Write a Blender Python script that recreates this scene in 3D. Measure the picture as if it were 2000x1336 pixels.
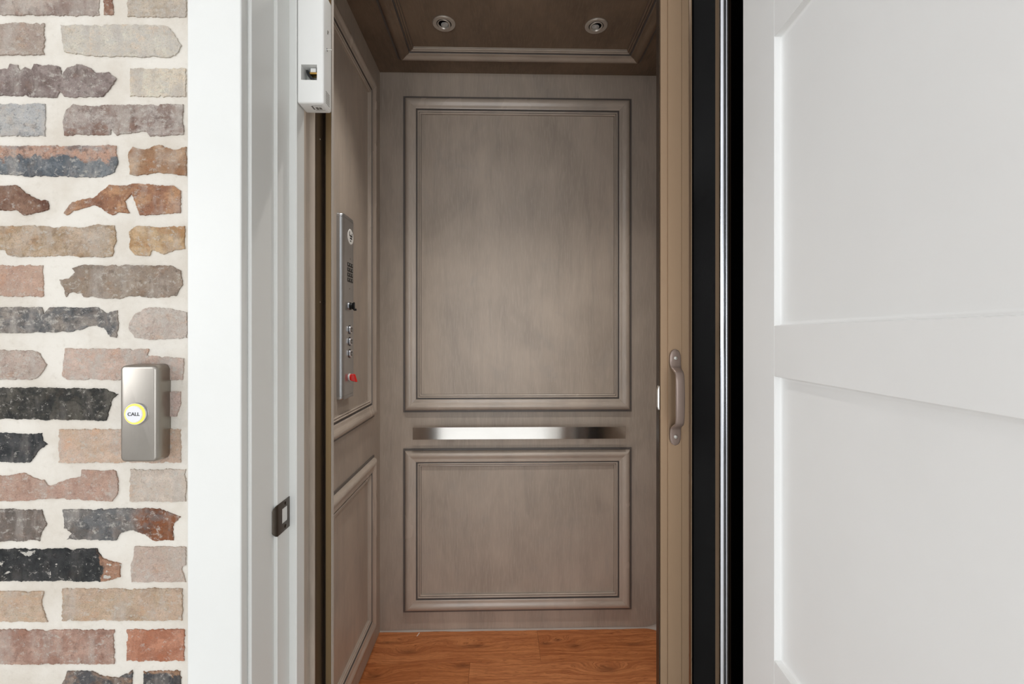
import bpy, bmesh, math, random
from mathutils import Vector, Matrix, noise as mnoise

for o in list(bpy.data.objects):
    bpy.data.objects.remove(o, do_unlink=True)
sc = bpy.context.scene
COL = sc.collection

# ------------------------------------------------------------------ camera
F_PX, HORIZON, YAW, EYE = 885.0, 655.0, math.atan(20 / 885), 1.28
cam_d = bpy.data.cameras.new('camera')
cam = bpy.data.objects.new('camera', cam_d)
COL.objects.link(cam)
cam.location = (0, 0, EYE)
cam.rotation_euler = (math.pi / 2, 0, -YAW)
cam_d.sensor_width = 36.0
cam_d.sensor_fit = 'HORIZONTAL'
cam_d.lens = F_PX / 2000 * 36.0
cam_d.shift_y = (HORIZON - 668) / 2000
cam_d.clip_start = 0.01
sc.camera = cam

# ------------------------------------------------------------------ world, daylight and exposure
w = bpy.data.worlds.new('sky')
sc.world = w
w.use_nodes = True
bg = w.node_tree.nodes['Background']
bg.inputs[0].default_value = (0.80, 0.90, 1.0, 1)
bg.inputs[1].default_value = 1.0


def area(name, loc, rot, sx, sy, power, col):
    d = bpy.data.lights.new(name, 'AREA')
    d.shape = 'RECTANGLE'
    d.size, d.size_y, d.energy, d.color = sx, sy, power, col
    o = bpy.data.objects.new(name, d)
    COL.objects.link(o)
    o.location, o.rotation_euler = loc, rot
    return o


# daylight entering through the glazed doors of the hall behind the camera, and side windows added to lift door and jamb
DAY = (0.975, 0.985, 1.0)
area('daylight_rear', (-0.10, -3.40, 1.25), (math.pi / 2, 0, 0), 2.2, 1.9, 43, DAY)
area('side_fill_left', (-2.85, -1.6, 1.85), (math.pi / 2, 0, -math.pi / 2), 1.5, 1.3, 44, DAY)
area('side_fill_right', (2.85, -1.6, 1.85), (math.pi / 2, 0, math.pi / 2), 1.5, 1.3, 36, DAY)

sc.view_settings.view_transform = 'Standard'
sc.view_settings.look = 'None'
sc.view_settings.gamma = 1.0
sc.view_settings.use_curve_mapping = False
sc.view_settings.exposure = -0.05
cy = sc.cycles
cy.max_bounces, cy.diffuse_bounces, cy.glossy_bounces, cy.transmission_bounces = 6, 4, 3, 2
cy.caustics_reflective = cy.caustics_refractive = False
cy.adaptive_threshold = 0.035


# ------------------------------------------------------------------ where a line of sight meets a plane of the room
def ray(px, py):
    u, v = (px - 1000) / F_PX, (HORIZON - py) / F_PX
    return (u * math.cos(YAW) + math.sin(YAW), math.cos(YAW) - u * math.sin(YAW), v)


def on_y(px, py, Y):
    d = ray(px, py); t = Y / d[1]
    return (d[0] * t, Y, EYE + d[2] * t)


def on_x(px, py, X):
    d = ray(px, py); t = X / d[0]
    return (X, d[1] * t, EYE + d[2] * t)


def on_z(px, py, Z):
    d = ray(px, py); t = (Z - EYE) / d[2]
    return (d[0] * t, d[1] * t, Z)


def ux(px, Y):
    return on_y(px, HORIZON, Y)[0]


def uy(px, X):
    return on_x(px, HORIZON, X)[1]


# ------------------------------------------------------------------ materials
def lin(c):
    out = []
    for v in c:
        v /= 255.0
        out.append(v / 12.92 if v <= 0.04045 else ((v + 0.055) / 1.055) ** 2.4)
    return tuple(out) + (1.0,)


class NT:
    def __init__(self, name):
        self.m = bpy.data.materials.new(name)
        self.m.use_nodes = True
        self.t = self.m.node_tree
        self.b = self.t.nodes['Principled BSDF']

    def n(self, kind, **kw):
        x = self.t.nodes.new(kind)
        for k, v in kw.items():
            setattr(x, k, v)
        return x

    def link(self, a, b):
        self.t.links.new(a, b)

    def put(self, sock, v):
        if hasattr(v, 'is_output'):
            self.link(v, sock)
        else:
            sock.default_value = v

    def math(self, op, a, b=0.0, c=None, clamp=False):
        x = self.n('ShaderNodeMath', operation=op, use_clamp=clamp)
        self.put(x.inputs[0], a); self.put(x.inputs[1], b)
        if c is not None:
            self.put(x.inputs[2], c)
        return x.outputs[0]

    def coords(self, scale=(1, 1, 1), loc=(0, 0, 0), rot=(0, 0, 0), src='Object'):
        tc = self.n('ShaderNodeTexCoord')
        mp = self.n('ShaderNodeMapping')
        self.link(tc.outputs[src], mp.inputs[0])
        mp.inputs['Location'].default_value = loc
        mp.inputs['Rotation'].default_value = rot
        mp.inputs['Scale'].default_value = scale
        return mp.outputs[0]

    def noise(self, vec, scale, detail=4, rough=0.55, dist=0.0):
        x = self.n('ShaderNodeTexNoise')
        self.link(vec, x.inputs['Vector'])
        x.inputs['Scale'].default_value = scale
        x.inputs['Detail'].default_value = detail
        x.inputs['Roughness'].default_value = rough
        x.inputs['Distortion'].default_value = dist
        return x.outputs['Fac']

    def step(self, v, lo, hi):
        x = self.n('ShaderNodeMapRange', interpolation_type='SMOOTHSTEP')
        self.put(x.inputs[0], v); self.put(x.inputs[1], lo); self.put(x.inputs[2], hi)
        return x.outputs[0]

    def mix(self, f, a, b, kind='MIX'):
        x = self.n('ShaderNodeMix', data_type='RGBA', blend_type=kind)
        self.put(x.inputs[0], f); self.put(x.inputs[6], a); self.put(x.inputs[7], b)
        return x.outputs[2]

    def bump(self, h, strength, dist=0.001):
        x = self.n('ShaderNodeBump')
        self.put(x.inputs['Height'], h)
        x.inputs['Strength'].default_value = strength
        x.inputs['Distance'].default_value = dist
        self.link(x.outputs[0], self.b.inputs['Normal'])

    def set(self, **kw):
        for k, v in kw.items():
            self.put(self.b.inputs[k.replace('_', ' ')], v)
        return self.m


def plain(name, col, rough=0.5, metal=0.0, **kw):
    k = NT(name)
    return k.set(Base_Color=lin(col), Roughness=rough, Metallic=metal, **kw)


def painted(name, col, rough=0.38):
    k = NT(name)
    v = k.coords()
    a = k.noise(v, 3.0, 4)
    c = k.mix(k.step(a, 0.3, 0.75), lin(col), lin(tuple(x - 4 for x in col)))
    k.bump(k.noise(v, 420, 3), 0.035, 0.001)
    return k.set(Base_Color=c, Roughness=rough, Specular_IOR_Level=0.4)


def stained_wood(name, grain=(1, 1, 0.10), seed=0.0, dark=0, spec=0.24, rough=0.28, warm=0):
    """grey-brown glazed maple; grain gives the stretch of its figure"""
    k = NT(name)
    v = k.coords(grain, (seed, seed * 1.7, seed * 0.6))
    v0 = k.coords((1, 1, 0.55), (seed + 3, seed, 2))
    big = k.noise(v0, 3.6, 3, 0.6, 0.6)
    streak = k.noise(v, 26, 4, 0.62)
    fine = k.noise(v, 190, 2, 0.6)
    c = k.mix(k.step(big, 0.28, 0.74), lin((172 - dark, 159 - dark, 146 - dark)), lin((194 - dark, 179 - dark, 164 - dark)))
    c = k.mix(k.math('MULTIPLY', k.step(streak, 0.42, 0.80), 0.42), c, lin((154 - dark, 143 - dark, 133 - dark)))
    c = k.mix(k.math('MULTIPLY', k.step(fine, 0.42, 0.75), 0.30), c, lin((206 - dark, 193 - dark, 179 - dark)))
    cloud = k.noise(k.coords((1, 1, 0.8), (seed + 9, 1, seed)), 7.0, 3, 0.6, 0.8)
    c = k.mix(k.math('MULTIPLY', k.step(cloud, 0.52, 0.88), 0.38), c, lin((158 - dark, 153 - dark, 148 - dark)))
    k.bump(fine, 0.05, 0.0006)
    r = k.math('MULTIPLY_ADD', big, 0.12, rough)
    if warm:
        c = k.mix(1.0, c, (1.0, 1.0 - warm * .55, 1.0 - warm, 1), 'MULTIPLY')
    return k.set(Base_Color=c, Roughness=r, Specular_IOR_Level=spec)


def metal(name, col, rough=0.25, brush=None, amt=0.12, m=1.0):
    k = NT(name)
    if brush:
        v = k.coords(brush)
        f = k.noise(v, 90, 4, 0.7)
        k.set(Roughness=k.math('MULTIPLY_ADD', f, amt * 2, rough - amt))
        c = k.mix(k.math('MULTIPLY', f, 0.35), lin(col), lin(tuple(x * 0.82 for x in col)))
        k.bump(f, 0.03, 0.0004)
        return k.set(Base_Color=c, Metallic=m)
    return k.set(Base_Color=lin(col), Roughness=rough, Metallic=m)


MORTAR = (221, 215, 205)


def mortar_mat():
    k = NT('mortar')
    v = k.coords()
    a = k.noise(v, 9, 6, 0.6)
    b = k.noise(v, 70, 5, 0.65)
    c = k.noise(k.coords((1, 1, 2.2)), 260, 4, 0.6)
    col = k.mix(k.step(a, 0.35, 0.72), lin(MORTAR), lin((204, 195, 182)))
    col = k.mix(k.math('MULTIPLY', k.step(b, 0.52, 0.8), 0.4), col, lin((186, 176, 162)))
    h = k.math('ADD', k.math('MULTIPLY', b, 1.0), k.math('MULTIPLY', c, 0.35))
    k.bump(h, 0.55, 0.0022)
    return k.set(Base_Color=col, Roughness=0.93, Specular_IOR_Level=0.15)


def brick_mat(i, c1, c2, c3, white=0.3, speck=0.5, band=None, stripes=None, patches=0.0):
    """c1/c2 clay, c3 dark fleck; white = mortar wash; band=(axis, value, colour, softness) a second clay beyond a line"""
    k = NT('brick_clay')
    s = i * 1.37
    v = k.coords((1, 1, 1), (s, 0, s * 0.7))
    a = k.noise(v, 20, 4, 0.62, 0.9)
    b = k.noise(v, 85, 5, 0.75)
    f = k.noise(k.coords((1, 1, 1.2), (s, 2, s)), 420, 3, 0.75)
    m = k.noise(k.coords((1, 1, 1), (s + 4, 3, s)), 24, 6, 0.70)
    st = k.noise(k.coords((1, 1, 0.30), (s, 5, s)), 30, 4, 0.66)
    g1 = tuple(min(250, x * 1.02 + 5) for x in c1)
    g2 = tuple(min(250, x * 1.06 + 8) for x in c2)
    col = k.mix(k.step(a, 0.40, 0.60), lin(g1), lin(g2))
    if band:
        ax, val, bc, soft = band
        sep = k.n('ShaderNodeSeparateXYZ')
        k.link(k.coords(), sep.inputs[0])
        d = k.math('ADD', sep.outputs['XZ'.index(ax) * 2], k.math('MULTIPLY', k.math('SUBTRACT', a, 0.5), 0.06))
        d = k.math('ADD', d, k.math('MULTIPLY', k.math('SUBTRACT', b, 0.5), 0.030))
        mk = k.step(d, val - soft, val + soft) if soft > 0 else k.math('SUBTRACT', 1.0, k.step(d, val + soft, val - soft))
        col = k.mix(mk, col, lin(bc))
    hi = tuple(min(240, x * 1.16 + 10) for x in c2)
    warm = (min(240, c1[0] * 1.08 + 8), c1[1] * .98, c1[2] * .86)
    m2 = k.noise(k.coords((1, 1, 1.4), (s + 11, 3, s + 2)), 26, 4, 0.66)
    col = k.mix(k.math('MULTIPLY', k.step(m2, 0.50, 0.64), 0.60), col, lin(hi))
    col = k.mix(k.math('MULTIPLY', k.math('SUBTRACT', 1.0, k.step(m2, 0.36, 0.46)), 0.30), col, lin(warm))
    dk = tuple(x * .74 for x in c3)
    col = k.mix(k.math('MULTIPLY', k.step(m, 0.50, 0.64), speck * .70), col, lin(c3))
    col = k.mix(k.math('MULTIPLY', k.step(b, 0.53, 0.63), speck * .65), col, lin(dk))
    col = k.mix(k.math('MULTIPLY', k.step(f, 0.53, 0.63), 0.35), col, lin(tuple(x * 0.74 for x in c2)))
    col = k.mix(k.math('MULTIPLY', k.step(st, 0.46, 0.66), min(1, white * 1.15)), col, lin((204, 194, 184)))
    wv = k.noise(k.coords((1, 1, 1.25), (s + 2, 7, s)), 95, 5, 0.80)
    col = k.mix(k.math('MULTIPLY', k.step(wv, 0.58 - white * 0.13, 0.68 - white * 0.10), 0.50 + white * .3), col, lin((214, 207, 197)))
    if patches > 0:
        pv = k.noise(k.coords((1, 1, 1), (s * 3, 1, s)), 42, 5, 0.6, 0.3)
        col = k.mix(k.step(pv, 0.70 - patches, 0.712 - patches), col, lin((214, 208, 198)))
    h = k.math('ADD', k.math('ADD', b, m), k.math('MULTIPLY', f, 0.6))
    k.bump(h, 1.0, 0.0055)
    return k.set(Base_Color=col, Roughness=0.92, Specular_IOR_Level=0.2)


def oak_mat(name, knots=(), seed=0.0, tone=0):
    k = NT(name)
    sep = k.n('ShaderNodeSeparateXYZ')
    k.link(k.coords(), sep.inputs[0])
    x, y = sep.outputs[0], sep.outputs[1]
    wob = k.noise(k.coords((2.2, 9, 1), (seed, seed, 0)), 2.0, 3)
    p = k.math('ADD', y, k.math('MULTIPLY', wob, 0.05))
    dark = None
    for (kx, ky, sx, sy, amp) in knots:
        dx = k.math('DIVIDE', k.math('SUBTRACT', x, kx), sx)
        dy = k.math('DIVIDE', k.math('SUBTRACT', y, ky), sy)
        r2 = k.math('ADD', k.math('MULTIPLY', dx, dx), k.math('MULTIPLY', dy, dy))
        g = k.math('POWER', 2.718, k.math('MULTIPLY', r2, -1.0))
        p = k.math('ADD', p, k.math('MULTIPLY', g, amp))
        core = k.math('POWER', 2.718, k.math('MULTIPLY', r2, -5.5))
        dark = core if dark is None else k.math('ADD', dark, core, clamp=True)
    cv = k.n('ShaderNodeCombineXYZ')
    k.link(k.math('MULTIPLY', x, 1.6), cv.inputs[0])
    k.link(k.math('MULTIPLY', p, 34), cv.inputs[1])
    cv.inputs[2].default_value = seed
    g1 = k.noise(cv.outputs[0], 2.4, 5, 0.62, 0.25)
    cv2 = k.n('ShaderNodeCombineXYZ')
    k.link(k.math('MULTIPLY', x, 9), cv2.inputs[0])
    k.link(k.math('MULTIPLY', p, 120), cv2.inputs[1])
    cv2.inputs[2].default_value = seed + 2
    g2 = k.noise(cv2.outputs[0], 3.0, 4, 0.6)
    base = k.mix(k.step(g1, 0.34, 0.66), lin((222 - tone, 146 - tone, 92 - tone)), lin((186 - tone, 112 - tone, 66 - tone)))
    base = k.mix(k.math('MULTIPLY', k.step(g2, 0.50, 0.66), 0.62), base, lin((150, 84, 46)))
    if dark is not None:
        dk = k.math('MULTIPLY', dark, k.math('MULTIPLY_ADD', g2, 1.5, -0.25), clamp=True)
        base = k.mix(dk, base, lin((84, 42, 22)))
    k.bump(g2, 0.10, 0.0005)
    return k.set(Base_Color=base, Roughness=0.42, Specular_IOR_Level=0.4)


M = {
    'white': painted('white_paint', (227, 227, 223)),
    'doorwhite': painted('door_paint', (245, 245, 243), 0.42),
    'plastic': plain('white_enamel', (243, 242, 238), 0.35),
    'wall': painted('wall_paint', (240, 240, 240), 0.6),
    'wood': stained_wood('stained_maple_upright'),
    'wood_y': stained_wood('stained_maple_side', seed=4.0),
    'wood_h': stained_wood('stained_maple_crosswise', (0.1, 0.1, 1), 2.0),
    'wood_shade': stained_wood('shaded_maple_ceiling', (1, 0.15, 1), 6.0, 58, warm=.16),  # same wood darkened: the ceiling's shade is put into its colour
    'mould': stained_wood('highlit_maple_upright', seed=3.0, dark=-9, spec=0.5, rough=0.2),  # both moulding woods lightened to carry their highlights in the colour
    'mould_h': stained_wood('highlit_maple_crosswise', (0.1, 0.1, 1), 5.0, -9, 0.5, 0.2),
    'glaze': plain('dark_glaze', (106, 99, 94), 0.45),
    'steel': metal('brushed_steel', (226, 222, 216), 0.13, (0.6, 0.6, 26), 0.04),
    'nickel': metal('brushed_nickel', (160, 154, 146), 0.30, (40, 40, 0.5), 0.08),
    'alu': metal('satin_aluminium', (200, 202, 204), 0.34, (30, 30, 0.4), 0.03),
    'chrome': metal('polished_aluminium', (226, 228, 234), 0.22),
    'ring': metal('downlight_nickel', (206, 198, 188), 0.34, None, 0, 0.6),
    'bronze': metal('bronze_anodised', (178, 150, 122), 0.42, (30, 30, 0.4), 0.05, 0.75),
    'gold': metal('gold_bronze', (160, 134, 98), 0.36, None, 0, 0.85),
    'darkbronze': metal('dark_bronze', (66, 53, 42), 0.30, None, 0, 0.6),
    'handle': plain('taupe_handle', (136, 118, 108), 0.24, 0.3),
    'screw': metal('screw_metal', (214, 212, 206), 0.3),
    'oilbronze': metal('oil_rubbed_bronze', (92, 84, 76), 0.33, None, 0, 0.85),
    'black': plain('black_acrylic', (9, 8, 8), 0.12, 0.0, Specular_IOR_Level=0.12),
    'dark': plain('shaft_black', (10, 9, 9), 0.8),
    'blackpl': plain('black_plastic', (18, 18, 18), 0.4),
    'red': plain('red_plastic', (216, 30, 20), 0.35),
    'cap': plain('button_cap', (226, 226, 230), 0.35),
    'ink': plain('print_ink', (30, 30, 30), 0.6),
    'greyink': plain('grey_ink', (120, 116, 108), 0.6),
    'brass': metal('brass', (190, 150, 80), 0.3),
    'greypl': plain('grey_plastic', (176, 178, 172), 0.4),
    'caulk': plain('caulk', (186, 176, 166), 0.6),
    'mortar': mortar_mat(),
    'limestone': painted('limestone', (224, 224, 222), 0.35),
    'oak': oak_mat('oak_plank'),
    'bulb': plain('bulb_glass', (210, 214, 214), 0.06, 0.55),
}
k = NT('amber_glow')
k.set(Base_Color=lin((255, 214, 90)), Roughness=0.4, Emission_Color=lin((255, 205, 70)), Emission_Strength=0.75)
M['amber'] = k.m
k = NT('window_glass')
k.set(Base_Color=(1, 1, 1, 1), Roughness=0.0, Transmission_Weight=1.0, IOR=1.0)
M['glass'] = k.m


# ------------------------------------------------------------------ mesh helpers
def mesh_obj(name, verts, faces, mat, parent=None, smooth=False, mats=None, midx=None, bevel=0, seg=2, autosmooth=None):
    me = bpy.data.meshes.new(name)
    me.from_pydata([tuple(v) for v in verts], [], faces)
    bm = bmesh.new(); bm.from_mesh(me)
    if midx:
        bm.faces.ensure_lookup_table()
        for f, i in zip(bm.faces, midx):
            f.material_index = i
    bmesh.ops.recalc_face_normals(bm, faces=bm.faces)
    if bevel:
        bmesh.ops.bevel(bm, geom=list(bm.edges), offset=bevel, segments=seg, profile=0.5, affect='EDGES', clamp_overlap=True)
    if smooth or bevel:
        for f in bm.faces:
            f.smooth = True
        ang = math.radians(autosmooth if autosmooth else (50 if smooth else 40))
        for e in bm.edges:
            if len(e.link_faces) == 2 and e.calc_face_angle(0) > ang:
                e.smooth = False
    bm.to_mesh(me); bm.free()
    for m in (mats or [mat]):
        me.materials.append(M[m] if isinstance(m, str) else m)
    o = bpy.data.objects.new(name, me)
    COL.objects.link(o)
    if parent is not None:
        o.parent = parent
    if bevel:
        o.modifiers.new('normals', 'WEIGHTED_NORMAL').keep_sharp = True
    return o


def boxv(x0, x1, y0, y1, z0, z1):
    v = [(x0, y0, z0), (x1, y0, z0), (x1, y1, z0), (x0, y1, z0), (x0, y0, z1), (x1, y0, z1), (x1, y1, z1), (x0, y1, z1)]
    f = [(0, 3, 2, 1), (4, 5, 6, 7), (0, 1, 5, 4), (1, 2, 6, 5), (2, 3, 7, 6), (3, 0, 4, 7)]
    return v, f


def box(name, x0, x1, y0, y1, z0, z1, mat, parent=None, bevel=0, seg=2):
    v, f = boxv(x0, x1, y0, y1, z0, z1)
    return mesh_obj(name, v, f, mat, parent, bevel=bevel, seg=seg)


def boxes(name, lst, mat, parent=None):
    V, Fc = [], []
    for b in lst:
        v, f = boxv(*b)
        n = len(V)
        V += v
        Fc += [tuple(i + n for i in q) for q in f]
    return mesh_obj(name, V, Fc, mat, parent)


def prism_z(name, poly, z0, z1, mat, parent=None, smooth=False):
    """poly in plan (x, y), upright"""
    n = len(poly)
    v = [(x, y, z0) for x, y in poly] + [(x, y, z1) for x, y in poly]
    f = [tuple(range(n - 1, -1, -1)), tuple(range(n, 2 * n))]
    f += [(i, (i + 1) % n, n + (i + 1) % n, n + i) for i in range(n)]
    return mesh_obj(name, v, f, mat, parent, smooth=smooth)


def frame(c, axis):
    a = Vector(axis).normalized()
    u = a.cross(Vector((0, 0, 1)))
    if u.length < 1e-4:
        u = Vector((1, 0, 0))
    u.normalize()
    return Vector(c), a, u, a.cross(u)


def lathe(name, prof, c, axis, mat, parent=None, n=32, mats=None, segmat=None):
    """prof: (radius, height along axis)"""
    C, a, u, v = frame(c, axis)
    V, Fc, mi = [], [], []
    for r, h in prof:
        for i in range(n):
            t = 2 * math.pi * i / n
            V.append(C + a * h + (u * math.cos(t) + v * math.sin(t)) * max(r, 1e-5))
    for j in range(len(prof) - 1):
        for i in range(n):
            q = (i + 1) % n
            Fc.append((j * n + i, j * n + q, (j + 1) * n + q, (j + 1) * n + i))
            mi.append(segmat[j] if segmat else 0)
    Fc.append(tuple(range(n))); mi.append(mi[0])
    Fc.append(tuple(range((len(prof) - 1) * n, len(prof) * n))); mi.append(mi[-2])
    return mesh_obj(name, V, Fc, mat, parent, smooth=True, mats=mats, midx=mi, autosmooth=35)


def empty(name, loc=(0, 0, 0), rot=(0, 0, 0)):
    o = bpy.data.objects.new(name, None)
    o.empty_display_size = 0.05
    COL.objects.link(o)
    o.location, o.rotation_euler = loc, rot
    return o


def tag(o, label, cat, group=None):
    o['label'], o['category'] = label, cat
    if group:
        o['group'] = group
    return o


def struct(o, label=None, cat=None):
    o['kind'] = 'structure'
    if label:
        o['label'] = label
    if cat:
        o['category'] = cat
    return o


def text_mesh(name, body, size, mat, parent, matrix, extrude=0.0003):
    cu = bpy.data.curves.new(name, 'FONT')
    cu.body, cu.size, cu.align_x, cu.align_y, cu.extrude = body, size, 'CENTER', 'CENTER', extrude
    cu.offset = size * 0.012
    t = bpy.data.objects.new(name, cu)
    COL.objects.link(t)
    bpy.context.view_layer.update()
    me = bpy.data.meshes.new_from_object(t.evaluated_get(bpy.context.evaluated_depsgraph_get()))
    bpy.data.objects.remove(t)
    me.materials.clear()
    me.materials.append(M[mat])
    me.transform(matrix)
    o = bpy.data.objects.new(name, me)
    COL.objects.link(o)
    o.parent = parent
    return o


# ------------------------------------------------------------------ main dimensions
Y_BRICK, Y_CASE = 0.777, 0.765
CAB_Y1 = 1.97
CAB_XL = ux(742, CAB_Y1)
CAB_XR = ux(1282, CAB_Y1)
CAB_Y0 = 1.062
CAB_H = on_y(742, 141, CAB_Y1)[2]
HEAD = 2.45
HALL_H = 3.05
HX0, HX1, HY0 = -2.75, 2.75, -3.3

XC0, XC1 = ux(365, Y_CASE), ux(471, Y_CASE)
Y_J0 = 0.785
X_J1 = ux(490, Y_J0)
Y_J1 = uy(535, X_J1)
X_J2 = ux(541, Y_J1)
Y_J2 = uy(565, X_J2)
X_J3 = ux(579, Y_J2)
Y_J3 = uy(594, X_J3)
# hinge side
HINGE = on_y(1451, HORIZON, Y_J1 - 0.003)      # visible corner of the open leaf
LEAF_T = 0.044
X_R2 = ux(1454, Y_J3) + (X_J3 - X_J2)
X_R1 = X_R2 + (X_J2 - X_J1)
X_R3 = X_R2 - (X_J3 - X_J2)

# ------------------------------------------------------------------ structure: the brick wall with its opening
xl, xr = X_J1 - 0.02, X_R1 + 0.02
wall_front = empty('wall_front', (0, Y_BRICK, 0))
struct(wall_front, 'old brick wall with smeared cream mortar beside the elevator opening', 'wall')


def mortar_sheet(name, x0, x1, z0, z1, step):
    nx, nz = max(1, int((x1 - x0) / step)), max(1, int((z1 - z0) / step))
    V, Fc = [], []
    for j in range(nz + 1):
        for i in range(nx + 1):
            x, z = x0 + (x1 - x0) * i / nx, z0 + (z1 - z0) * j / nz
            d = mnoise.noise(Vector((x * 9, z * 9, 1))) * 0.0007 + mnoise.noise(Vector((x * 40, z * 40, 4))) * 0.0003
            V.append((x, d, z))
    for j in range(nz):
        for i in range(nx):
            a = j * (nx + 1) + i
            Fc.append((a, a + 1, a + nx + 2, a + nx + 1))
    n = len(V)
    V += [(x0, 0.09, z0), (x1, 0.09, z0), (x1, 0.09, z1), (x0, 0.09, z1)]
    q = [0, nx, (nz + 1) * (nx + 1) - 1, nz * (nx + 1)]
    Fc += [(n, n + 1, n + 2, n + 3)]
    bt = tuple(range(0, nx + 1)); tp = tuple(nz * (nx + 1) + i for i in range(nx, -1, -1))
    lf = tuple(j * (nx + 1) for j in range(nz, -1, -1)); rt = tuple(j * (nx + 1) + nx for j in range(nz + 1))
    Fc += [bt + (n + 1, n), tp + (n + 3, n + 2), lf + (n, n + 3), rt + (n + 2, n + 1)]
    o = mesh_obj(name, V, Fc, 'mortar', wall_front, smooth=True)
    return o


mortar_sheet('mortar_bed', HX0, xl, 0, HALL_H, 0.016)
box('lintel_wall', xl, xr, 0.004, 0.09, HEAD + 0.03, HALL_H, 'mortar', wall_front)
box('plaster_wall', xr, HX1, 0.004, 0.09, 0, HALL_H, 'wall', wall_front)

# bricks seen in the photograph: outline in photo pixels, then clay
P = Y_BRICK - 0.0025


def R4(x0, y0, x1, y1):
    return [(x0, y0), (x1, y0), (x1, y1), (x0, y1)]


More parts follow.
